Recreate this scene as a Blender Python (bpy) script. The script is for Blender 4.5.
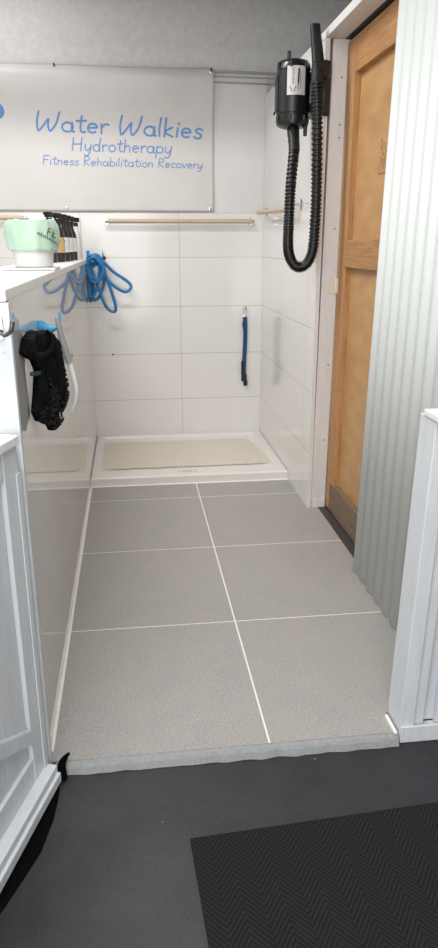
import bpy, bmesh, math, random
from mathutils import Vector, Matrix, noise
random.seed(7)
for o in list(bpy.data.objects): bpy.data.objects.remove(o)
SC = bpy.context.scene
COL = SC.collection
PI = math.pi

# ------------------------------------------------------------------ camera
cam_d = bpy.data.cameras.new('camera'); cam = bpy.data.objects.new('camera', cam_d); COL.objects.link(cam)
SC.camera = cam
cam_d.sensor_fit = 'VERTICAL'; cam_d.sensor_height = 36.0
cam_d.lens = 36.0 * 695.82 / 948.0
cam_d.clip_start = 0.02
yaw, pitch, roll = 0.12303, 0.31981, -0.00137
F = Vector((math.sin(yaw)*math.cos(pitch), math.cos(yaw)*math.cos(pitch), -math.sin(pitch)))
Rr = Vector((math.cos(yaw), -math.sin(yaw), 0)); U = Rr.cross(F)
cr, sr = math.cos(roll), math.sin(roll)
R2 = cr*Rr + sr*U; U2 = -sr*Rr + cr*U
M = Matrix((R2, U2, -F)).transposed().to_4x4(); M.translation = (-0.32246, -2.14908, 1.26771)
cam.matrix_world = M

# ------------------------------------------------------------------ world, lamps, exposure
w = bpy.data.worlds.new('world'); SC.world = w; w.use_nodes = True
w.node_tree.nodes['Background'].inputs[0].default_value = (0.75, 0.8, 0.9, 1)
w.node_tree.nodes['Background'].inputs[1].default_value = 0.3

def area(name, loc, sx, sy, power, color=(1, 1, 1), rot=(0, 0, 0)):
    l = bpy.data.lights.new(name, 'AREA'); l.shape = 'RECTANGLE'; l.size = sx; l.size_y = sy
    l.energy = power; l.color = color
    o = bpy.data.objects.new(name, l); COL.objects.link(o); o.location = loc; o.rotation_euler = rot
    return o
area('shower_ceiling_lamp', (-0.85, 0.95, 2.70), 1.3, 0.14, 30, (1.0, 0.99, 0.98))
area('entrance_ceiling_lamp', (-0.60, -1.55, 2.74), 1.6, 1.0, 50, (0.985, 0.99, 1.0))
area('upper_wall_fill_light', (-1.2, 1.85, 2.74), 0.9, 0.3, 7, (0.99, 0.99, 1.0))  # added fill, not a known lamp: brightens the upper left back wall
area('frontal_fill_light', (-0.9, -3.55, 1.35), 1.8, 2.2, 54, (0.96, 0.98, 1.0), (PI/2, 0, 0))  # added fill behind the camera, no real doorway: evens the frontal light
SC.view_settings.view_transform = 'Standard'
SC.view_settings.look = 'None'
SC.view_settings.gamma = 1.0
SC.view_settings.use_curve_mapping = False
SC.view_settings.exposure = 0.17

# ------------------------------------------------------------------ materials
def srgb(r, g, b):
    f = lambda c: (c/255/12.92) if c/255 <= 0.04045 else ((c/255+0.055)/1.055)**2.4
    return (f(r), f(g), f(b), 1)

class NT:
    def __init__(s, name):
        s.m = bpy.data.materials.new(name); s.m.use_nodes = True
        s.t = s.m.node_tree; s.p = s.t.nodes['Principled BSDF']
    def n(s, typ, **kw):
        x = s.t.nodes.new(typ)
        for k, v in kw.items(): setattr(x, k, v)
        return x
    def l(s, a, b): s.t.links.new(a, b)
    def math(s, op, a, b=None, c=None):
        x = s.n('ShaderNodeMath', operation=op)
        for i, v in enumerate((a, b, c)):
            if v is None: continue
            if isinstance(v, (int, float)): x.inputs[i].default_value = v
            else: s.l(v, x.inputs[i])
        return x.outputs[0]
    def mix(s, fac, a, b):
        x = s.n('ShaderNodeMix', data_type='RGBA')
        if isinstance(fac, (int, float)): x.inputs[0].default_value = fac
        else: s.l(fac, x.inputs[0])
        for i, v in ((6, a), (7, b)):
            if isinstance(v, tuple): x.inputs[i].default_value = v
            else: s.l(v, x.inputs[i])
        return x.outputs[2]
    def coords(s):
        x = s.n('ShaderNodeTexCoord'); sp = s.n('ShaderNodeSeparateXYZ'); s.l(x.outputs['Object'], sp.inputs[0])
        return x.outputs['Object'], sp.outputs
    def noise(s, vec, scale, detail=3, rough=0.6, stretch=None):
        if stretch:
            mp = s.n('ShaderNodeMapping'); mp.inputs['Scale'].default_value = stretch; s.l(vec, mp.inputs[0]); vec = mp.outputs[0]
        x = s.n('ShaderNodeTexNoise'); x.inputs['Scale'].default_value = scale; x.inputs['Detail'].default_value = detail
        x.inputs['Roughness'].default_value = rough; s.l(vec, x.inputs['Vector'])
        return x.outputs[0]
    def ramp(s, v, lo, hi):
        x = s.n('ShaderNodeMapRange'); x.inputs[1].default_value = lo; x.inputs[2].default_value = hi; s.l(v, x.inputs[0])
        return x.outputs[0]
    def bump(s, h, strength, dist=0.002):
        x = s.n('ShaderNodeBump'); x.inputs['Strength'].default_value = strength; x.inputs['Distance'].default_value = dist
        s.l(h, x.inputs['Height']); s.l(x.outputs[0], s.p.inputs['Normal'])
    def base(s, c):
        if isinstance(c, tuple): s.p.inputs['Base Color'].default_value = c
        else: s.l(c, s.p.inputs['Base Color'])
    def rough(s, r): s.p.inputs['Roughness'].default_value = r

def flat(name, c, rough=0.5, metal=0.0, var=0.04, scale=30, bump=0.05, spec=None, stretch=None):
    t = NT(name); ob, _ = t.coords()
    n = t.noise(ob, scale, stretch=stretch)
    dark = (c[0]*(1-var*3), c[1]*(1-var*3), c[2]*(1-var*3), 1); lite = (min(1, c[0]*(1+var)), min(1, c[1]*(1+var)), min(1, c[2]*(1+var)), 1)
    t.base(t.mix(t.ramp(n, 0.25, 0.75), dark, lite)); t.rough(rough); t.p.inputs['Metallic'].default_value = metal
    if spec is not None: t.p.inputs['IOR'].default_value = spec
    if bump: t.bump(n, bump)
    return t.m

def grid_mask(t, a, period, offset, width):
    # 1 on the joint lines of a row of tiles
    v = t.math('SUBTRACT', a, offset); v = t.math('DIVIDE', v, period)
    v = t.math('FRACT', v); v = t.math('SUBTRACT', v, 0.5); v = t.math('ABSOLUTE', v)
    return t.math('GREATER_THAN', v, 0.5 - width/period/2)

def m_floor_tile():
    t = NT('floor_tile'); ob, s = t.coords()
    gx = grid_mask(t, s[0], 0.578, 0.0, 0.0055); gy = grid_mask(t, s[1], 0.640, 0.0, 0.0045)
    g = t.math('MAXIMUM', gx, gy)
    n1 = t.noise(ob, 210, 3, 0.8); n2 = t.noise(ob, 7, 5, 0.7); n3 = t.noise(ob, 90, 2)
    c = t.mix(t.ramp(n1, 0.38, 0.62), srgb(130, 128, 125), srgb(174, 172, 168))
    c = t.mix(t.math('MULTIPLY', t.ramp(n2, 0.35, 0.65), 0.4), c, srgb(170, 160, 151))
    c = t.mix(t.math('MULTIPLY', t.ramp(n3, 0.62, 0.72), 0.35), c, srgb(200, 195, 188))
    c = t.mix(g, c, srgb(232, 226, 216)); t.base(c); t.rough(0.5); t.bump(n1, 0.12, 0.001)
    return t.m
def m_wall_tile(name, ax, off, zoff, gloss=0.12, c=(226, 223, 219), horiz=True):
    t = NT(name); ob, s = t.coords()
    gx = grid_mask(t, s[ax], 0.6, off, 0.0022); gz = grid_mask(t, s[2], 0.3, zoff, 0.0024)
    g = t.math('MAXIMUM', gx, gz)
    n = t.noise(ob, 3, 2)
    col = t.mix(n, srgb(c[0]-5, c[1]-5, c[2]-5), srgb(*c))
    t.base(t.mix(g, col, srgb(158, 153, 146))); t.rough(gloss)
    inv = t.math('SUBTRACT', 1.0, g); t.bump(inv, 0.3, 0.001)
    return t.m
def m_block():
    t = NT('painted_blockwork'); ob, s = t.coords()
    n = t.noise(ob, 26, 6, 0.7); n2 = t.noise(ob, 120, 2)
    c = t.mix(t.ramp(n, 0.3, 0.7), srgb(196, 194, 192), srgb(212, 210, 208))
    sp = t.ramp(t.noise(ob, 14, 8, 0.8), 0.68, 0.71); c = t.mix(sp, c, srgb(90, 88, 86))
    t.base(c); t.rough(0.8); t.bump(t.math('ADD', n, n2), 0.5, 0.004)
    return t.m
def m_wood(name, c1, c2, axis_stretch, rough=0.55):
    t = NT(name); ob, s = t.coords()
    n = t.noise(ob, 9, 5, 0.65, stretch=axis_stretch); n2 = t.noise(ob, 2.5, 2)
    c = t.mix(t.ramp(n, 0.32, 0.68), c1, c2); c = t.mix(t.math('MULTIPLY', n2, 0.25), c, c1)
    t.base(c); t.rough(rough); t.bump(n, 0.12, 0.001)
    return t.m
def m_paintwood(name, c, var=0.03):
    t = NT(name); ob, s = t.coords()
    n = t.noise(ob, 10, 5, 0.7, stretch=(4, 4, 0.6)); n2 = t.noise(ob, 45, 4, 0.8); n3 = t.noise(ob, 5, 2)
    a = srgb(*c); b = srgb(c[0]-14, c[1]-13, c[2]-11)
    col = t.mix(t.ramp(n, 0.3, 0.7), b, a)
    col = t.mix(t.math('MULTIPLY', t.ramp(n2, 0.66, 0.72), 0.5), col, srgb(c[0]-60, c[1]-58, c[2]-55))
    t.base(col); t.rough(0.45); t.bump(n, 0.25, 0.0015)
    return t.m
def m_darkfloor():
    t = NT('dark_vinyl'); ob, s = t.coords()
    n = t.noise(ob, 320, 3, 0.7); n2 = t.noise(ob, 7, 5, 0.7)
    c = t.mix(t.ramp(n, 0.3, 0.7), srgb(22, 21, 24), srgb(48, 47, 51))
    c = t.mix(t.math('MULTIPLY', t.ramp(n2, 0.4, 0.7), 0.4), c, srgb(60, 58, 62))
    c = t.mix(t.ramp(t.noise(ob, 40, 2, 0.5), 0.765, 0.78), c, srgb(150, 148, 148))
    t.base(c); t.rough(0.42); t.bump(n, 0.15, 0.0008)
    return t.m
def m_mat():
    t = NT('chevron_matting'); ob, s = t.coords()
    u = t.math('PINGPONG', s[0], 0.042)
    v = t.math('ADD', s[1], t.math('MULTIPLY', u, 1.25))
    st = t.math('SINE', t.math('MULTIPLY', v, 2*PI/0.0145))
    n = t.ramp(t.noise(ob, 260, 3, 0.8), 0.3, 0.7)
    h = t.ramp(st, -0.8, 0.9)
    c = t.mix(h, srgb(30, 30, 31), srgb(48, 48, 48)); c = t.mix(t.math('MULTIPLY', n, 0.6), c, srgb(34, 34, 35))
    t.base(c); t.rough(0.95); t.p.inputs['IOR'].default_value = 1.2; t.bump(t.math('ADD', h, n), 0.6, 0.003)
    return t.m
def m_panmat():
    t = NT('woven_shower_mat'); ob, s = t.coords()
    a = t.math('SINE', t.math('MULTIPLY', s[0], 2*PI/0.014)); b = t.math('SINE', t.math('MULTIPLY', s[1], 2*PI/0.018))
    h = t.math('MULTIPLY', a, b)
    c = t.mix(t.ramp(h, -0.6, 0.6), srgb(204, 196, 182), srgb(224, 218, 206)); c = t.mix(t.math('MULTIPLY', t.noise(ob, 30, 3), 0.3), c, srgb(196, 184, 166))
    t.base(c); t.rough(0.8); t.bump(h, 0.4, 0.002)
    return t.m

M_FLOOR = m_floor_tile(); M_DARK = m_darkfloor(); M_BLOCK = m_block()
M_TILE_B = m_wall_tile('wet_wall_tile', 0, -0.005, 0.286)
M_TILE_R = m_wall_tile('wet_wall_tile_side', 1, 1.816, 0.286)
M_GLOSS = NT('gloss_white_panel'); M_GLOSS.base(srgb(214, 211, 206)); M_GLOSS.rough(0.02); M_GLOSS.p.inputs['IOR'].default_value = 1.75
_ob, _s = M_GLOSS.coords(); M_GLOSS.l(M_GLOSS.mix(M_GLOSS.noise(_ob, 2, 2), srgb(206, 203, 198), srgb(214, 211, 206)), M_GLOSS.p.inputs['Base Color']); M_GLOSS = M_GLOSS.m
M_PANEL = flat('white_wall_panel', srgb(214, 212, 209), 0.35, var=0.015, scale=4, bump=0)
M_WHITE = m_paintwood('white_painted_timber', (226, 222, 218))
M_COOL = m_paintwood('cool_white_painted_timber', (213, 216, 218))
M_COOLTOP = m_paintwood('white_gloss_cap_paint', (232, 233, 234))
M_SHELF = flat('white_shelf_board', srgb(232, 229, 226), 0.3, var=0.02)
M_CAULK = flat('white_silicone', srgb(240, 237, 230), 0.35, var=0.02)
M_EDGE = flat('grey_cement_edge', srgb(150, 151, 150), 0.8, var=0.06, scale=90)
M_DOOR = m_wood('varnished_pine', srgb(158, 110, 66), srgb(194, 148, 98), (9, 9, 0.7))
M_DOORH = m_wood('varnished_pine_rail', srgb(154, 106, 62), srgb(190, 144, 94), (9, 0.7, 9))
M_DOORP = m_wood('varnished_plywood', srgb(176, 132, 84), srgb(198, 156, 106), (3, 0.6, 1.5), 0.45)
M_DOORW = m_wood('weathered_rail', srgb(104, 86, 68), srgb(136, 116, 94), (9, 0.7, 9), 0.8)
M_SHEET = flat('translucent_white_plastic', srgb(212, 216, 213), 0.6, var=0.01, bump=0)
M_BLACK = flat('black_plastic', srgb(15, 15, 17), 0.36, var=0.05, bump=0.02)
M_BLACKSAT = flat('satin_black_metal', srgb(16, 16, 18), 0.3, metal=0.0, var=0.05, bump=0.02)
M_RUBBER = flat('black_rubber', srgb(16, 16, 18), 0.6, var=0.08, scale=60, bump=0.2)
M_TEAL = flat('dark_teal_webbing', srgb(24, 70, 84), 0.7, var=0.05, bump=0)
M_DKMETAL = flat('dull_metal', srgb(120, 118, 114), 0.35, metal=0.9, var=0.03, bump=0)
M_STRIP = flat('matt_black', srgb(7, 7, 8), 0.9, var=0.05, bump=0, spec=1.15)
M_HOSEB = flat('black_corrugated_rubber', srgb(10, 10, 12), 0.38, var=0.05, bump=0)
M_LABEL = flat('silver_label', srgb(205, 203, 200), 0.4, var=0.02, bump=0)
M_INK = flat('black_print', srgb(35, 35, 38), 0.6, var=0.02, bump=0)
M_CHROME = flat('chrome', srgb(205, 205, 205), 0.18, metal=1.0, var=0.02, bump=0)
M_BRASS = flat('plated_steel_hinge', srgb(226, 212, 194), 0.35, metal=0.0, var=0.04, bump=0)
M_BAR = m_wood('beech_rail', srgb(182, 158, 132), srgb(206, 184, 158), (0.8, 9, 9), 0.4)
M_BARS = m_wood('beech_rail_side', srgb(190, 170, 145), srgb(212, 194, 170), (9, 0.8, 9), 0.4)
M_BANNER = flat('banner_vinyl', srgb(205, 201, 197), 0.45, var=0.012, scale=5, bump=0)
M_BLUEINK = flat('blue_print', srgb(96, 140, 200), 0.5, var=0.05, scale=60, bump=0)
M_BLUEHOSE = flat('blue_rubber_hose', srgb(30, 118, 176), 0.3, var=0.05, bump=0)
M_BLUEHOOK = flat('blue_plastic', srgb(70, 160, 205), 0.35, var=0.04, bump=0)
M_NAVY = flat('blue_nylon_webbing', srgb(20, 72, 112), 0.7, var=0.12, scale=200, bump=0.2)
M_GREEN = flat('green_bin_liner', srgb(196, 226, 202), 0.3, var=0.04, scale=20, bump=0.1)
M_GREENINK = flat('dark_green_print', srgb(52, 96, 62), 0.6, var=0.05, bump=0)
M_BUCKET = flat('white_bucket_plastic', srgb(232, 234, 230), 0.3, var=0.01, bump=0)
M_LBLUE = flat('light_blue_label', srgb(92, 138, 178), 0.5, var=0.03, bump=0)
M_LTAN = flat('tan_label', srgb(206, 168, 108), 0.5, var=0.03, bump=0)
M_LWHITE = flat('white_label', srgb(222, 220, 218), 0.5, var=0.02, bump=0)
M_CLEAR = flat('milky_bottle_plastic', srgb(220, 218, 216), 0.25, var=0.01, bump=0)
M_GREY = flat('grey_grip_rubber', srgb(150, 150, 148), 0.5, var=0.03, bump=0)
M_WPLAST = flat('white_plastic', srgb(232, 230, 228), 0.3, var=0.01, bump=0)
M_CONDUIT = flat('grey_conduit', srgb(165, 163, 160), 0.4, var=0.03, bump=0)
M_FABRIC = flat('black_mesh_fabric', srgb(11, 11, 13), 0.85, var=0.2, scale=150, bump=0.5, spec=1.25)
M_PAN = flat('white_acrylic_tray', srgb(224, 220, 214), 0.2, var=0.01, bump=0)
M_MAT = m_mat(); M_PMAT = m_panmat()
M_STAMP = flat('faded_green_stamp', srgb(96, 84, 50), 0.7, var=0.05, bump=0)
M_CEIL = flat('grey_ceiling_paint', srgb(190, 189, 188), 0.9, var=0.02)
M_ROOM = flat('off_white_room_paint', srgb(205, 204, 202), 0.8, var=0.02)
M_DGAP = flat('dark_threshold_and_gap', srgb(66, 62, 64), 0.55, var=0.06, scale=80)

# ------------------------------------------------------------------ mesh helpers
def obj(name, bm, mat, parent=None, smooth=False, loc=None):
    me = bpy.data.meshes.new(name); bm.normal_update(); bm.to_mesh(me); bm.free()
    me.materials.append(mat)
    if smooth:
        for p in me.polygons: p.use_smooth = True
        try: me.set_sharp_from_angle(angle=math.radians(40))
        except Exception: pass
    o = bpy.data.objects.new(name, me); COL.objects.link(o)
    if parent: o.parent = parent
    if loc: o.location = loc
    return o
def add_box(bm, x0, x1, y0, y1, z0, z1, bev=0.0):
    r = bmesh.ops.create_cube(bm, size=1.0)
    bmesh.ops.scale(bm, vec=(x1-x0, y1-y0, z1-z0), verts=r['verts'])
    bmesh.ops.translate(bm, vec=((x0+x1)/2, (y0+y1)/2, (z0+z1)/2), verts=r['verts'])
    if bev:
        es = list({e for v in r['verts'] for e in v.link_edges})
        bmesh.ops.bevel(bm, geom=es, offset=bev, segments=2, affect='EDGES', profile=0.5)
    return bm
def box(*a, **k): return add_box(bmesh.new(), *a, **k)
def tube_bm(pts, rad, seg=12, bm=None, closed=False, caps=True, flat_k=1.0):
    bm = bm or bmesh.new(); pts = [Vector(p) for p in pts]; n = len(pts)
    rf = rad if callable(rad) else (lambda t: rad)
    T = []
    for i in range(n):
        a = pts[(i-1) % n] if (closed or i > 0) else pts[i]; b = pts[(i+1) % n] if (closed or i < n-1) else pts[i]
        T.append((b-a).normalized())
    up = Vector((0, 0, 1)) if abs(T[0].z) < 0.9 else Vector((0, 1, 0))
    N = (up - up.dot(T[0])*T[0]).normalized(); rings = []
    for i in range(n):
        N = (N - N.dot(T[i])*T[i]).normalized(); B = T[i].cross(N)
        r = rf(i/(n-1)); rings.append([bm.verts.new(pts[i] + r*(math.cos(2*PI*k/seg)*N + flat_k*math.sin(2*PI*k/seg)*B)) for k in range(seg)])
    m = n if closed else n-1
    for i in range(m):
        a, b = rings[i], rings[(i+1) % n]
        for k in range(seg): bm.faces.new((a[k], a[(k+1) % seg], b[(k+1) % seg], b[k]))
    if caps and not closed:
        bm.faces.new(list(reversed(rings[0]))); bm.faces.new(rings[-1])
    return bm
def catmull(pts, per=8, closed=False):
    P = [Vector(p) for p in pts]; n = len(P); out = []
    rng = n if closed else n-1
    for i in range(rng):
        p0 = P[(i-1) % n] if (closed or i > 0) else P[0]*2-P[1]
        p1 = P[i]; p2 = P[(i+1) % n]; p3 = P[(i+2) % n] if (closed or i < n-2) else P[-1]*2-P[-2]
        for j in range(per):
            t = j/per
            out.append(0.5*((2*p1)+(-p0+p2)*t+(2*p0-5*p1+4*p2-p3)*t*t+(-p0+3*p1-3*p2+p3)*t**3))
    if not closed: out.append(P[-1])
    return out
def lathe_bm(prof, seg=32, c=(0, 0, 0), bm=None, axis='Z'):
    bm = bm or bmesh.new(); rings = []
    for r, z in prof:
        ring = []
        for k in range(seg):
            a = 2*PI*k/seg; x, y = r*math.cos(a), r*math.sin(a)
            v = (x, y, z) if axis == 'Z' else ((z, x, y) if axis == 'X' else (x, z, y))
            ring.append(bm.verts.new((v[0]+c[0], v[1]+c[1], v[2]+c[2])))
        rings.append(ring)
    for a, b in zip(rings, rings[1:]):
        for k in range(seg): bm.faces.new((a[k], a[(k+1) % seg], b[(k+1) % seg], b[k]))
    bm.faces.new(list(reversed(rings[0]))); bm.faces.new(rings[-1])
    bmesh.ops.recalc_face_normals(bm, faces=bm.faces)
    return bm
def prism_bm(poly, z0, z1, bm=None):
    bm = bm or bmesh.new()
    a = [bm.verts.new((x, y, z0)) for x, y in poly]; b = [bm.verts.new((x, y, z1)) for x, y in poly]
    n = len(poly)
    for i in range(n): bm.faces.new((a[i], a[(i+1) % n], b[(i+1) % n], b[i]))
    bm.faces.new(list(reversed(a))); bm.faces.new(b)
    bmesh.ops.recalc_face_normals(bm, faces=bm.faces)
    return bm
def empty(name, loc, label=None, cat=None, group=None, rz=0):
    o = bpy.data.objects.new(name, None); COL.objects.link(o); o.location = loc; o.rotation_euler = (0, 0, rz)
    o.empty_display_size = 0.05
    if label: tag(o, label, cat, group)
    return o
def tag(o, label, cat, group=None):
    o['label'] = label; o['category'] = cat
    if group: o['group'] = group
    return o
def struct(name, bm, mat, parent=None, smooth=False, loc=None):
    o = obj(name, bm, mat, parent, smooth, loc)
    if not parent: o['kind'] = 'structure'
    return o
def origin_to(o, p):
    # put the object's origin at p, keeping its shape where it is
    o.data.transform(Matrix.Translation(-Vector(p))); o.location = p
    return o

# ------------------------------------------------------------------ the room shell
YB = 2.416; XL = -0.578; XR = 0.523
struct('floor', prism_bm([(-1.9, YB+0.12), (-1.9, -0.6), (-0.60, -0.6), (-0.60, -0.637), (0.3535, -0.637), (0.3535, -0.55), (2.3, -0.55), (2.3, YB+0.12)], -0.05, 0.0), M_FLOOR)
struct('floor', box(-1.9, 2.3, -3.6, -0.54, -0.08, -0.03), M_DARK)
bm = bmesh.new(); NS = 60
rowsv = []
for i in range(NS+1):
    x = -0.56 + (0.3535+0.56)*i/NS; r = 0.004*noise.noise((x*22, 0, 0))
    rowsv.append([bm.verts.new(p) for p in ((x, -0.637, 0.0), (x, -0.6375, -0.0025), (x, -0.648+r*0.4, -0.0045), (x, -0.654+r, -0.012), (x, -0.660+r*1.6, -0.0295))])
for a, b in zip(rowsv, rowsv[1:]):
    for k in range(4): bm.faces.new((a[k], b[k], b[k+1], a[k+1]))
bmesh.ops.recalc_face_normals(bm, faces=bm.faces)
struct('trim_1', bm, M_EDGE)
struct('wall_back', box(-1.9, 2.3, YB+0.012, YB+0.13, 0.0, 2.85), M_BLOCK)
struct('wall_back', box(-1.88, XR+0.01, YB, YB+0.012, 0.0, 1.447), M_TILE_B)
struct('wall_back', box(-1.88, XR+0.01, YB+0.003, YB+0.012, 1.4485, 2.21), M_PANEL)
struct('wall_right', box(XR, XR+0.018, 1.06, YB, 0.0, 1.447), M_TILE_R)
struct('wall_right', box(XR+0.001, XR+0.018, 1.06, YB, 1.4485, 2.102), M_PANEL)
struct('wall_left', box(-0.80, XL, -0.605, YB, 0.0, 1.155), M_GLOSS)
struct('wall_far_left', box(-1.9, -1.8, -3.6, YB+0.1, -0.05, 2.8), M_ROOM)
struct('wall_far_right', box(2.2, 2.3, -3.6, YB+0.1, -0.05, 2.8), M_ROOM)
struct('wall_front', box(-1.9, 2.3, -3.7, -3.6, -0.05, 2.8), M_ROOM)
struct('ceiling', box(-1.9, 2.3, -3.7, YB+0.13, 2.8, 2.9), M_CEIL)
# wall edges of the wet room behind the shower wall: studwork backing
struct('wall_right', box(XR+0.018, 0.80, 1.13, YB, 0.0, 2.071), M_WHITE)
# silicone bead along the glossy wall and the tray
struct('trim_2', box(XL+0.0002, XL+0.0085, -0.60, 1.505, 0.0002, 0.0022), M_CAULK)
bm = tube_bm([(XL+0.004, 1.503, 0.001), (XR-0.001, 1.503, 0.001)], 0.0045, 8); struct('trim_3', bm, M_CAULK, smooth=True)
struct('trim_4', box(XR-0.003, XR+0.0165, 1.052, 1.0595, 0, 2.0715, bev=0.001), M_WHITE)
# dark threshold under the door
struct('trim_5', prism_bm([(0.576, 1.06), (0.70, 1.06), (0.70, 0.30), (0.574, 0.30)], 0.0005, 0.0025), M_DGAP)

# door frame: jamb post, header beam, door-top gap
bm = box(XR+0.018, 0.615, 1.062, 1.13, 0.0, 2.0715, bev=0.003)
for v in bm.verts: v.co.x += 0.014*v.co.z/2.05
jf = struct('trim_6', bm, M_WHITE)
bm = bmesh.new(); add_box(bm, XR-0.002, 0.606, -0.58, 1.16, 2.072, 2.106, bev=0.003)
struct('trim_7', bm, M_WHITE)
bm = bmesh.new(); add_box(bm, 0.6065, 0.80, -0.58, 1.16, 2.070, 2.106); struct('trim_8', bm, M_DGAP)  # dark colour stands in for the shade in the gap above the door
bm = box(XR+0.022, 0.612, 1.054, 1.0625, 0.0, 0.045, bev=0.002); struct('baseboard_right', bm, M_WHITE)
bm = bmesh.new()
for z in (1.75, 1.70, 1.33, 1.93, 0.72, 0.35):
    for v in lathe_bm([(0.0025, 0), (0.0035, 0.001)], 8, (0.597, 1.0605, z), bm, 'Y').verts: pass
struct('trim_9', bm, M_INK)
# white strip on the floor edge by the right-hand post
struct('trim_10', prism_bm([(0.343, -0.57), (0.351, -0.57), (0.351, -0.646), (0.343, -0.646)], 0.0, 0.006), M_CAULK)
struct('ceiling', box(-1.8, 2.2, 1.41, 1.49, 2.44, 2.80), M_CEIL)  # unseen beam added to shade the top of the back wall
struct('trim_11', box(-0.80, 0.0, YB-0.002, YB+0.001, 1.447, 1.4485), M_EDGE)

# ------------------------------------------------------------------ door (varnished pine, ledged panels)
DX = 0.617
dr = empty('panel_door', (DX, 1.0585, 0.0), 'varnished pine panel door, bottom rail worn grey, beside the corrugated sheet', 'door')
def dpart(name, y0, y1, z0, z1, x0, x1, mat, bev=0.002):
    b = box(x0-DX, x1-DX, y0-1.0585, y1-1.0585, z0, z1, bev=bev); return obj(name, b, mat, dr)
dpart('stile', 0.942, 1.0585, 0.012, 2.058, DX, DX+0.045, M_DOOR)
dpart('stile', 0.22, 0.336, 0.012, 2.058, DX, DX+0.045, M_DOOR)
dpart('top_rail', 0.3365, 0.9415, 1.925, 2.058, DX+0.0005, DX+0.045, M_DOORH)
dpart('middle_rail', 0.3365, 0.9415, 1.168, 1.283, DX+0.0005, DX+0.045, M_DOORH)
dpart('bottom_rail', 0.3365, 1.0, 0.012, 0.150, DX-0.0015, DX+0.045, M_DOORW)
up = dpart('door_panel', 0.33, 0.95, 1.275, 1.932, DX+0.028, DX+0.036, M_DOORP, 0)
dpart('door_panel', 0.33, 0.95, 0.145, 1.175, DX+0.028, DX+0.036, M_DOORP, 0)

# ------------------------------------------------------------------ single stroke lettering
def arc(cx, cy, rx, ry, a0, a1, n=12):
    return [(cx+rx*math.cos(math.radians(a0+(a1-a0)*i/n)), cy+ry*math.sin(math.radians(a0+(a1-a0)*i/n))) for i in range(n+1)]
G = {
 'W': (1.05, [[(0.08, 1.0), (0.02, 0.5), (0.06, 0.04), (0.14, 0.02), (0.40, 0.45), (0.52, 0.66), (0.50, 0.3), (0.56, 0.03), (0.64, 0.02), (0.85, 0.4), (0.98, 1.02)]]),
 'a': (0.62, [arc(0.26, 0.25, 0.24, 0.25, 50, 400, 20), [(0.47, 0.5), (0.44, 0.2), (0.50, 0.02), (0.56, 0.02)]]),
 't': (0.46, [[(0.22, 0.88), (0.18, 0.3), (0.22, 0.06), (0.32, 0.01), (0.40, 0.05)], [(0.0, 0.60), (0.42, 0.64)]]),
 'e': (0.56, [[(0.04, 0.26), (0.42, 0.30)] + arc(0.24, 0.26, 0.21, 0.25, 10, 310, 18)]),
 'r': (0.42, [[(0.04, 0.5), (0.06, 0.0)], [(0.06, 0.28), (0.14, 0.44), (0.26, 0.51), (0.36, 0.48)]]),
 'l': (0.24, [[(0.10, 1.0), (0.05, 0.4), (0.08, 0.0)]]),
 'k': (0.52, [[(0.08, 1.0), (0.04, 0.0)], [(0.38, 0.52), (0.06, 0.24), (0.42, 0.0)]]),
 'i': (0.24, [[(0.09, 0.5), (0.06, 0.0)], [(0.13, 0.72), (0.135, 0.75)]]),
 's': (0.46, [[(0.38, 0.46), (0.24, 0.53), (0.10, 0.46), (0.09, 0.36), (0.22, 0.27), (0.35, 0.18), (0.33, 0.05), (0.18, -0.02), (0.02, 0.06)]]),
 'H': (0.84, [[(0.10, 1.0), (0.04, 0.0)], [(0.68, 1.0), (0.62, 0.0)], [(0.06, 0.5), (0.66, 0.52)]]),
 'y': (0.54, [[(0.04, 0.5), (0.06, 0.2), (0.14, 0.04), (0.26, 0.06), (0.42, 0.3)], [(0.46, 0.52), (0.40, 0.0), (0.28, -0.30), (0.12, -0.36), (0.0, -0.28)]]),
 'd': (0.62, [arc(0.26, 0.25, 0.22, 0.25, 50, 400, 20), [(0.52, 1.0), (0.45, 0.3), (0.50, 0.0)]]),
 'o': (0.58, [arc(0.26, 0.25, 0.23, 0.26, 0, 360, 22)]),
 'h': (0.56, [[(0.08, 1.0), (0.04, 0.0)], [(0.05, 0.26), (0.16, 0.46), (0.30, 0.51), (0.40, 0.40), (0.41, 0.0)]]),
 'p': (0.60, [[(0.06, 0.5), (0.0, -0.40)], arc(0.27, 0.25, 0.22, 0.25, 140, -170, 18)]),
 'F': (0.62, [[(0.06, 1.0), (0.02, 0.0)], [(0.06, 1.0), (0.58, 1.02)], [(0.04, 0.54), (0.46, 0.55)]]),
 'n': (0.56, [[(0.05, 0.5), (0.04, 0.0)], [(0.04, 0.26), (0.15, 0.45), (0.29, 0.51), (0.40, 0.40), (0.41, 0.0)]]),
 'R': (0.66, [[(0.06, 0.98), (0.04, 0.0)], [(0.05, 0.97), (0.34, 1.02), (0.52, 0.86), (0.42, 0.62), (0.06, 0.48), (0.54, 0.0)]]),
 'b': (0.58, [[(0.08, 1.0), (0.04, 0.0)], arc(0.27, 0.25, 0.22, 0.25, 140, -170, 18)]),
 'c': (0.50, [arc(0.26, 0.25, 0.22, 0.25, 50, 310, 16)]),
 'v': (0.50, [[(0.02, 0.5), (0.18, 0.0), (0.42, 0.52)]]),
 ' ': (0.40, []),
}
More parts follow.
